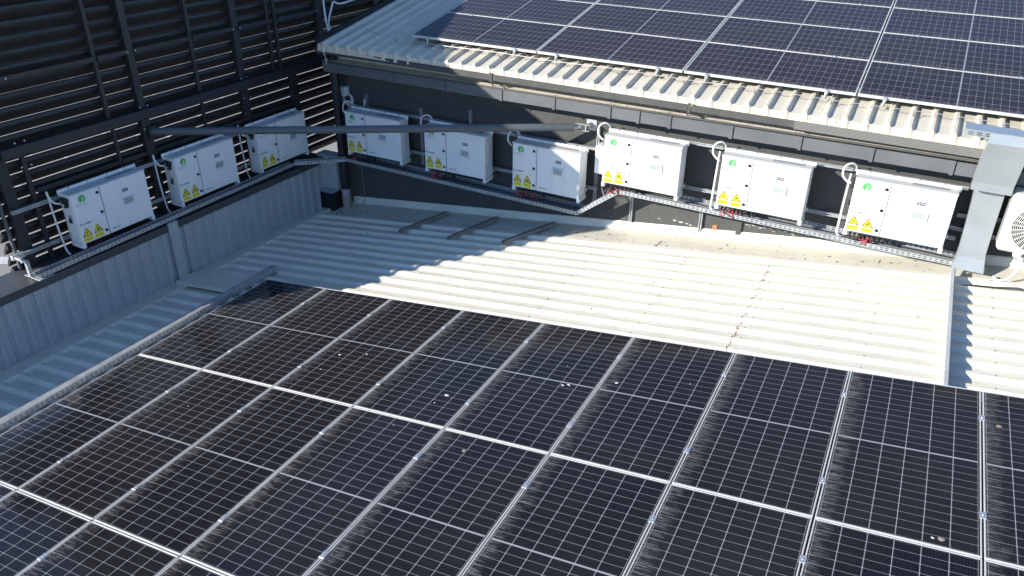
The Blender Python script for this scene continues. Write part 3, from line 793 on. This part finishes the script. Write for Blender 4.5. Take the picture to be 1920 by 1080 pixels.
# ------------------------------------------------------------------ strut rails behind the inverters
def rail(a, b, label, wd=.041, dp=.041, ax='x', face=-1, name='mounting_rail', group=None):
    """C strut channel from a to b; ax = long axis; opening faces the viewer"""
    mb = MB(); a = Vector(a); b = Vector(b); d = (b-a).normalized()
    if ax == 'x': o = Vector((0,-1,0)); s2 = Vector((0,0,1))
    elif ax == 'y': o = Vector((1,0,0)); s2 = Vector((0,0,1))
    else: o = Vector((0,-1,0)) if face == -1 else Vector((1,0,0)); s2 = d.cross(o).normalized()
    P = [(-wd/2,0),(wd/2,0),(wd/2,dp),(.22*wd,dp),(.22*wd,dp-.006),(wd/2-.003,dp-.006),(wd/2-.003,.003),(-wd/2+.003,.003),(-wd/2+.003,dp-.006),(-.22*wd,dp-.006),(-.22*wd,dp),(-wd/2,dp)]
    mb.prism(P, 0, 1, lambda p, t: a + (b-a)*t + s2*p[0] + o*p[1])
    o_ = mb.build(name, M_['galv']); return tag(o_, label, 'rail', group or 'galvanised strut rails behind the inverters')
WY = WALL_Y-.002
rail((-1.0, WY-.10, ZB_+IH+.005), (3.42, WY-.10, ZB_+IH+.005), 'galvanised upper rail behind the shaded inverters on the dark wall')
rail((-1.0, WY-.10, ZB_+.085), (3.46, WY-.10, ZB_+.085), 'galvanised lower rail behind the shaded inverters on the dark wall')
rail((3.60, WY-.10, ZC+IH-.005), (8.03, WY-.10, ZC+IH-.005), 'galvanised upper rail behind the sunlit inverters')
rail((3.60, WY-.10, ZC+.04), (8.05, WY-.10, ZC+.04), 'galvanised lower rail behind the sunlit inverters')
for z, n in ((ZA+.60, 'upper'), (ZA+.065, 'lower')):
    rail((-1.90, -2.02, z), (-1.90, 2.9, z), 'galvanised %s rail across the louvre posts behind the inverters' % n, ax='y')
for x, za, zb, l in ((-.72, ZB_-.15, ZB_+.86, 'short vertical rail above the inverter beside the corner downpipe'), (.36, ZB_-.14, ZB_+.80, 'vertical rail between the two inverters right of the downpipe'), (1.28, ZB_+.2, ZB_+.90, 'vertical rail rising above the inverter behind the tube'), (3.40, ZB_-.2, ZB_+.98, 'tall vertical rail beside the half sunlit inverter, rising to the tube bracket'),
                     (3.98, .46, 1.06, 'vertical rail below the start of the sunlit tray'), (5.0, .52, 1.05, 'vertical rail below the sunlit tray left of the brick patch'), (.38+1.2, ZB_-.14, ZB_+.4, 'vertical rail right of the inverter under the middle of the tube')):
    rail((x, WY, za), (x, WY, zb), l, ax='z', group='vertical strut rails on the dark wall')

# ------------------------------------------------------------------ cable trays
def tray(path, label, wd=.11, ht=.055, side=Vector((0,-1,0)), name='cable_tray', slots=True, depth_dir=None):
    """perforated U tray along a straight run a->b; front flange on `side`"""
    a, b = Vector(path[0]), Vector(path[1]); d = (b-a); Ln = d.length; d.normalize()
    s = side - d*side.dot(d); s.normalize(); up_ = s.cross(d).normalized()
    if up_.z < 0: up_ = -up_
    Y_ = up_.cross(d); MT = Matrix(((d.x,Y_.x,up_.x,a.x),(d.y,Y_.y,up_.y,a.y),(d.z,Y_.z,up_.z,a.z),(0,0,0,1)))
    T = thing(name, label, 'cable tray', MT, 'perforated cable trays below the inverters')
    th = .002
    P = [(0,ht),(0,0),(-wd,0),(-wd,ht),(-wd+th,ht),(-wd+th,th),(-th,th),(-th,ht)]
    MB().prism(P, 0, Ln, lambda p, t: a + d*t + s*p[0] + up_*p[1]).build('tray_channel', M_['slotted'], T)
    rr = random.Random(len(label))
    for k in range(5):
        off = -wd*(.12+.17*k); pts = []
        for i in range(14): pts.append(a + d*(Ln*i/13) + s*(off+rr.uniform(-.008,.008)) + up_*(.012+rr.uniform(0,.012)))
        MB().tube(pts, .007, 6).build('tray_cable', M_['grey' if k % 3 else 'black'], T)
    return T
tray(((-1.50, -2.12, PTOP+.03), (-1.50, 2.30, PTOP+.075)), 'perforated tray on the parapet coping below the louvre inverters', side=Vector((1,0,0)))
tray(((-1.50, 2.30, PTOP+.075), (-.93, 2.92, .615)), 'short perforated tray crossing the corner in front of the downpipe', side=Vector((1,-1,0)))
tray(((-.93, 2.92, .615), (3.30, 2.92, .565)), 'long shaded perforated tray below inverters 4 to 6 on the dark wall', wd=.30)
tray(((3.30, 2.92, .565), (3.90, 2.92, 1.015)), 'slanting sunlit perforated tray rising at the step', wd=.12)
tray(((3.92, 2.92, 1.02), (8.42, 2.92, .965)), 'long sunlit perforated tray below inverters 7 to 9', wd=.30)
# end stand of the parapet tray
st = thing('tray_stand', 'galvanised angle stand at the free end of the parapet tray', 'stand', (-1.6, -2.1, PTOP))
MB().bbox((-1.93, -2.17, ZA+.03), (-1.87, -2.02, ZA+.09), .003).build('arm', M_['galv'], st)
MB().bbox((-1.70, -2.15, PTOP+.01), (-1.655, -2.11, ZA+.06), .003).build('upright', M_['galv'], st)
MB().bbox((-1.93, -2.16, ZA+.045), (-1.655, -2.12, ZA+.08), .003).build('arm', M_['galv'], st)
MB().bbox((-1.78, -2.15, PTOP+.010), (-1.48, -1.95, PTOP+.016), .002).build('foot_plate', M_['galv'], st)

# array edge tray with lid, and crossing tray + drop down the parapet
et = thing('array_cable_tray', 'long lidded perforated tray along the left edge of the near array', 'cable tray', MR @ Matrix.Translation((-.3, 0, PAN)))
MB(MR).bbox((-.40, -4.4, CROWN), (-.30, .50, -.062), .002).build('tray_body', M_['slotted_array'], et)
MB(MR).bbox((-.415, -4.4, -.0615), (-.292, .50, -.054), .002).build('lid', M_['galv'], et)
xt = thing('crossing_tray', 'flat lidded tray crossing the roof strip from the parapet to the array tray', 'cable tray', MR @ Matrix.Translation((-1, -.2, PAN)))
MB(MR).bbox((-1.50, -.33, CROWN), (-.42, .05, -.075), .003).build('lid', M_['slotted_cross'], xt)
dt = thing('drop_tray', 'narrow upright tray running down the parapet cladding to the roof', 'cable tray', (PX0, -.2, -.37))
MB().bbox((PX0+.024, -.27, -.33), (PX0+.064, -.12, PTOP+.03), .003).build('cover', M_['clad'], dt)
MB().bbox((PX0+.024, -.29, -.36), (PX0+.12, -.10, -.30), .004).build('foot_cover', M_['galv'], dt)

# three loose rails lying on the roof by the wall
for (ua, va), (ub, vb), l in (((.66, 2.19), (.97, 3.10), 'rusty short rail on the white roof, leftmost of three, its near end bent'), ((1.60, 2.13), (1.93, 3.08), 'short rail on the white roof, middle of three'), ((2.50, 2.19), (2.93, 3.06), 'short rail on the white roof, nearest the sunlit part')):
    a = RW(ua, va, CROWN+.004); b = RW(ub, vb, CROWN+.004); d = (b-a).normalized(); s = Vector(n_).cross(d)
    up_ = d.cross(s).normalized(); up_ = up_ if up_.z > 0 else -up_
    P = [(-.028,0),(.028,0),(.028,.045),(.012,.045),(.012,.041),(.024,.041),(.024,.004),(-.024,.004),(-.024,.041),(-.012,.041),(-.012,.045),(-.028,.045)]
    T = thing('roof_rail', l, 'rail', Matrix.Translation(a), 'short rails left on the white roof')
    MB().prism(P, 0, (b-a).length, lambda p, t: a + d*t + s*p[0] + up_*p[1]).build('channel', M_['rail'], T)
    MB().bbox(a+d*.28-Vector((.05,.03,.012)), a+d*.28+Vector((.05,.03,.0)), .002).build('fixing_foot', M_['alu'], T)

# ------------------------------------------------------------------ big diagonal tube brace
pb = thing('tube_brace', 'thick grey steel tube spanning from the louvre post to the dark wall', 'tube brace', (.5, 1.5, 1.7))
A = Vector((-1.93, .13, 1.735)); B = Vector((3.10, 3.087, 1.80))
MB().tube([A, B], .0525, 20).build('tube', M_['pipe'], pb, smooth=True)
mb = MB(); mb.tube([B-(B-A).normalized()*.02, B+(B-A).normalized()*.004], .056, 20); mb.build('end_collar', M_['pipe'], pb)
d = (B-A).normalized()
mb = MB(); mb.tube([B, B+d*.10], .022, 8); mb.bbox((3.12, 3.13, 1.835), (3.34, 3.19, 1.845), .003); mb.bbox((3.14, 3.13, 1.75), (3.32, 3.19, 1.76), .003); mb.bbox((3.20, WALL_Y-.016, 1.72), (3.36, WALL_Y-.002, 1.88), .004); mb.bbox((3.26, 3.13, 1.755), (3.275, WALL_Y-.01, 1.84), .003)
mb.build('wall_bracket', M_['galv'], pb)
mb = MB(); mb.bbox((-2.0, .06, 1.64), (-1.90, .20, 1.82), .005); mb.build('post_bracket', M_['dark'], pb)

# ------------------------------------------------------------------ corner: downpipe, black box, junction box, loose cables
dp = thing('downpipe', 'dark corner downpipe ending in a pale collar and beige elbow', 'downpipe', (-1.2, 3.1, -.4))
px_, py_ = -1.17, 3.10
MB().tube([(px_, py_, .02), (px_, py_, 2.3)], .072, 18).build('pipe', M_['dark'], dp, smooth=True)
for z in (.45, .98, .20): MB().tube([(px_, py_, z-.03), (px_, py_, z+.03)], .080, 18).build('socket', M_['dark'], dp, smooth=True)
MB().tube([(px_, py_, -.12), (px_, py_, .035)], .080, 18).build('collar', M_['pink'], dp, smooth=True)
MB().tube([(px_, py_, -.11), (px_, py_, -.20), (px_+.01, py_-.01, -.26), (px_+.02, py_-.03, -.32), (px_+.02, py_-.05, -.37)], [.082,.084,.082,.08,.075], 18).build('elbow', M_['beige'], dp, smooth=True)
hb = thing('roof_hopper', 'black square box with a bent metal cap in the roof corner', 'hopper', (-1.4, 3.0, -.4))
MB().bbox((-1.56, 2.83, -.42), (-1.25, 3.20, .015), .006).build('box', M_['black'], hb)
mb = MB(); mb.bbox((-1.575, 2.80, .018), (-1.23, 3.18, .030), .003); mb.bbox((-1.575, 3.18, .018), (-1.23, 3.192, .13), .003); mb.build('cap', M_['galv'], hb)
MB().bbox((-1.66, 3.00, -.3), (-1.26, 3.21, .62), .004).build('corner_cladding', M_['clad'], hb)
jb = thing('junction_box', 'small white junction box with looped cables high on the dark wall', 'junction box', (-1.1, 3.25, 1.64))
MB().bbox((-1.235, 3.22, 1.62), (-1.075, 3.325, 1.775), .008).build('enclosure', M_['white'], jb)
mb = MB()
for k in range(4):
    o = .018*k
    mb.tube([(-1.075, 3.27, 1.72-o), (-1.02+o, 3.25, 1.66-o*.5), (-.985+o, 3.24, 1.56), (-1.03, 3.24, 1.50-o*.5), (-1.12, 3.25, 1.535-o), (-1.20, 3.26, 1.57-o)], .006, 6)
mb.tube([(-1.15, 3.25, 1.535), (-1.0, 3.24, 1.49), (-.80, 3.2, 1.41), (-.70, 3.18, 1.47), (-.68, 3.20, 1.58)], .009, 8); mb.tube([(-.68, 3.20, 1.56), (-.675, 3.20, 1.64)], .016, 8)
mb.build('cable_loops', M_['white'], jb)
# white conduits at the inverters
def conduit(pts, r, label, name='white_conduit', grp='white conduits beside the inverters'):
    # smooth polyline
    P = [Vector(p) for p in pts]; Q = []
    for i in range(len(P)-1):
        p0 = P[max(i-1,0)]; p1 = P[i]; p2 = P[i+1]; p3 = P[min(i+2, len(P)-1)]
        for k in range(5):
            t = k/5
            Q.append(.5*((2*p1)+(-p0+p2)*t+(2*p0-5*p1+4*p2-p3)*t*t+(-p0+3*p1-3*p2+p3)*t**3))
    Q.append(P[-1])
    return tag(MB().tube(Q, r, 10).build(name, M_['white'], smooth=True), label, 'conduit', grp)
desc = {3: 'beside the corner downpipe', 4: 'behind the middle of the grey tube', 5: 'at the half sunlit inverter', 6: 'at the inverter by the tray step', 7: 'between inverters 7 and 8', 8: 'between inverters 8 and 9'}
for i in range(3, 9):
    x0_, z0_ = posn[i], (ZB_ if i < 6 else ZC)
    lp = [(x0_-.035, 3.04, z0_+.555), (x0_-.10, 3.05, z0_+.56), (x0_-.165, 3.06, z0_+.63), (x0_-.155, 3.08, z0_+.73), (x0_-.09, 3.12, z0_+.765), (x0_-.04, 3.16, z0_+.73), (x0_-.035, 3.19, z0_+.67)]
    conduit(lp, .0135, 'white hooped conduit ' + desc[i], grp='white hooped conduits')
    if i in (7, 8):
        conduit([(x0_-.075, 3.06, z0_+.66), (x0_-.08, 3.05, z0_+.50), (x0_-.085, 3.03, z0_+.2), (x0_-.085, 3.01, z0_-.02), (x0_-.08, 2.98, z0_-.09), (x0_-.045, 2.95, z0_-.115)], .0125, 'white straight conduit down to the tray ' + desc[i], grp='white straight conduits')
for i in range(3):
    y0 = posn[i]
    conduit([(FACE_X-.16, y0-.035, ZA+.545), (FACE_X-.20, y0-.10, ZA+.57), (FACE_X-.22, y0-.14, ZA+.66), (FACE_X-.22, y0-.145, ZA+.73)], .0135, 'short hooked white conduit at the upper side of ' + ['the inverter at the screen free end', 'the middle louvre inverter', 'the louvre inverter by the corner'][i], grp='white hooped conduits')
    conduit([(FACE_X-.24, y0-.13, ZA+.70), (FACE_X-.23, y0-.13, ZA+.3), (FACE_X-.20, y0-.12, ZA-.05), (FACE_X-.17, y0-.10, ZA-.14)], .0115, 'thin straight white conduit left of ' + ['the inverter at the screen free end', 'the middle louvre inverter', 'the louvre inverter by the corner'][i], grp='white straight conduits')
tag(MB().tube([(-1.055, 2.78, 2.50), (-1.05, 2.77, 2.41), (-1.13, 2.9, 2.27), (-1.24, 3.0, 2.17), (-1.22, 3.10, 1.95), (-1.16, 3.2, 1.7), (-1.06, 3.25, 1.45), (-.99, 3.25, 1.3)], .008, 8).build('eave_cable', M_['white'], smooth=True), 'thin white cable hanging from the upper roof corner past the junction box', 'cable')
tag(MB().tube([(-.93, 3.29, .95), (-.93, 3.29, .3), (-.92, 3.28, -.22), (-.97, 3.26, -.28)], .006, 6).build('wall_cable', M_['grey'], smooth=True), 'thin grey cable down the dark wall beside the downpipe', 'cable')
for dx, l in ((0, 'pale cable down the louvre post to the upper roof corner, left of the pair'), (.05, 'pale cable bending off the louvre towards the upper roof corner, right of the pair')):
    pts = [(-1.86, 3.80+dx, 3.3), (-1.86, 3.79+dx, 2.9), (-1.82, 3.77+dx, 2.62), (-1.72, 3.72+dx, 2.40), (-1.68, 3.70+dx, 2.33)]
    if dx: pts = [(-1.87, 5.6, 3.02), (-1.87, 4.9, 2.93), (-1.87, 4.25, 2.88), (-1.86, 4.05, 2.93), (-1.86, 3.98, 2.86)] + pts[2:]
    conduit(pts, .016, l, 'louvre_cable', 'pale cables at the louvre corner')
tag(MB().tube([(3.60, 3.08, 1.17), (3.60, 3.06, 1.0), (3.66, 3.02, .90), (3.72, 3.0, .96), (3.73, 3.0, 1.06)], .012, 8).build('grey_cable_loop', M_['grey'], smooth=True), 'grey cable loop hanging below the inverter at the tray step', 'cable')

# small wall box behind inverter 7
tag(MB().bbox((3.44, 3.12, ZC+.02), (3.62, 3.325, ZC+.42), .006).build('wall_box', M_['inv']), 'plain white wall box half hidden behind the inverter at the tray step', 'wall box')

# ------------------------------------------------------------------ trunking and AC at the right
tk = thing('cable_trunking', 'galvanised covered trunking coming off the roof and down the wall at the right', 'cable trunking', (8.2, 2.9, 1.0))
mb = MB(); mb.prism([(7.80, 2.60), (7.80, 2.665), (12, 2.60), (12, 2.535)], 2.55, 2.80, lambda p, t: (p[0], t, p[1])); mb.build('roof_run', M_['duct'], tk)
mb = MB(); mb.prism([(7.795, 2.666), (7.795, 2.672), (12, 2.607), (12, 2.601)], 2.545, 2.805, lambda p, t: (p[0], t, p[1])); mb.build('run_lid', M_['duct'], tk)
mb = MB()
for k in range(3):
    for zz in (.02, .04): mb.add([(7.83+.08*k, 2.5488, 2.60+zz-.0012*k), (7.88+.08*k, 2.5488, 2.599+zz-.0012*k), (7.88+.08*k, 2.5488, 2.606+zz), (7.83+.08*k, 2.5488, 2.607+zz)], [(0,1,2,3)])
mb.build('slots', M_['black'], tk)
mb = MB(); P0 = [(8.05, 2.50, 2.655), (8.43, 2.50, 2.65), (8.43, 2.50, 2.58), (8.05, 2.50, 2.585)]
def loft(mb, secs):
    V = [p for s in secs for p in s]; n = len(secs[0]); Fs = [tuple(range(n))[::-1], tuple(range((len(secs)-1)*n, len(secs)*n))]
    for i in range(len(secs)-1): Fs += [(i*n+k, i*n+(k+1) % n, (i+1)*n+(k+1) % n, (i+1)*n+k) for k in range(n)]
    mb.add(V, Fs)
def sec(x0, x1, yf, yb, z, zt=0): return [(x0, yf, z), (x1, yf, z-zt), (x1, yb, z-zt), (x0, yb, z)]
mb = MB(); loft(mb, [sec(8.03, 8.42, 2.54, 2.82, 2.66), sec(8.03, 8.42, 2.52, 2.82, 2.56), sec(8.02, 8.41, 2.75, 2.95, 2.06), sec(8.02, 8.41, 2.76, 2.96, 1.965)]); mb.build('upper_cover', M_['duct'], tk)
mb = MB(); loft(mb, [sec(8.065, 8.36, 2.83, 3.02, 2.08), sec(8.07, 8.365, 2.90, 3.12, 1.92), sec(8.09, 8.372, 2.95, 3.15, 1.50), sec(8.10, 8.38, 2.955, 3.15, 1.14)]); mb.build('lower_cover', M_['duct'], tk)
mb = MB(); loft(mb, [sec(8.095, 8.385, 2.945, 3.16, 1.15), sec(8.10, 8.39, 2.945, 3.16, 1.10), sec(8.08, 8.41, 2.86, 3.16, .97)]); mb.build('base_flare', M_['duct'], tk)

ac = thing('air_conditioner', 'cream outdoor air conditioner with round fan grille cut by the right edge', 'air conditioner', (8.85, 2.9, 1.3))
AX0, AX1, AY, AZ0, AZ1 = 8.43, 9.28, 2.74, 1.335, 2.0
MB().bbox((AX0, AY, AZ0), (AX1, 3.06, AZ1), .03).build('casing', M_['ac'], ac)
MB().bbox((AX0+.05, AY-.008, AZ0+.05), (AX1-.15, AY+.001, AZ1-.045), .006).build('front_panel', M_['ac'], ac)
fc = Vector((8.775, AY-.010, 1.655))
MB().disc((fc.x, AY-.0085, fc.z), .272, .001, 36).build('fan_opening', M_['black'], ac)
mb = MB()
for k in range(14):
    r = .03+.0185*k; mb.tube([fc + Vector((r*math.cos(a), 0, r*math.sin(a))) for a in [6.283*i/40 for i in range(40)]], .0030, 5, closed=True)
for k in range(28):
    a = 6.283*k/28; d = Vector((math.cos(a+.15), 0, math.sin(a+.15))); d2 = Vector((math.cos(a), 0, math.sin(a)))
    mb.tube([fc + d2*.03, fc + d*.15, fc + Vector((math.cos(a+.2), 0, math.sin(a+.2)))*.275], .004, 5)
mb.build('fan_grille', M_['ac'], ac)
mb = MB()
for k in range(16): mb.bbox((AX0-.004, AY+.06, AZ0+.06+k*.034), (AX0+.002, AY+.22, AZ0+.075+k*.034), .001)
mb.build('side_louvres', M_['grey'], ac)
for q in (.18, .65): MB().bbox((AX0+q, AY+.02, AZ0-.05), (AX0+q+.08, 3.05, AZ0-.001), .006).build('foot', M_['ac'], ac)
for q in (.20, .66): MB().bbox((AX0+q, 2.78, AZ0-.09), (AX0+q+.04, 3.325, AZ0-.051), .003).build('wall_bracket', M_['galv'], ac)
for z, a in ((1.46, .07), (1.30, -.05), (1.55, 0.02)):
    pass
rail((8.0, 3.30, 1.46), (8.60, 3.30, 1.50), 'galvanised rail behind the trunking, upper of two beside the air conditioner', ax='x', dp=.03, group='rails behind the trunking')
rail((7.93, 3.30, 1.30), (8.60, 3.30, 1.26), 'galvanised rail behind the trunking, lower of two beside the air conditioner', ax='x', dp=.03, group='rails behind the trunking')
conduit([(8.75, 2.95, 1.30), (8.74, 2.88, 1.16), (8.66, 2.80, 1.02), (8.56, 2.78, .965), (8.52, 2.9, .95)], .014, 'thick white hose curving down below the air conditioner', 'drain_hose', 'hoses at the air conditioner')
conduit([(8.115, 2.60, .905), (8.118, 2.70, .925), (8.12, 2.86, .945), (8.12, 2.93, .96)], .016, 'short white conduit from the roof upstand up to the sunlit tray', 'upstand_conduit', 'white straight conduits')
tag(MB().tube([RW(8.24, 2.42, PAN+.02), RW(8.40, 2.46, PAN+.02), RW(8.62, 2.47, PAN+.02), RW(8.85, 2.43, PAN+.06), RW(9.15, 2.34, PAN+.03), RW(9.5, 2.28, PAN+.03)], .014, 8).build('roof_hose', M_['black'], smooth=True), 'black hose lying over the white roof ribs right of the upstand', 'hose')
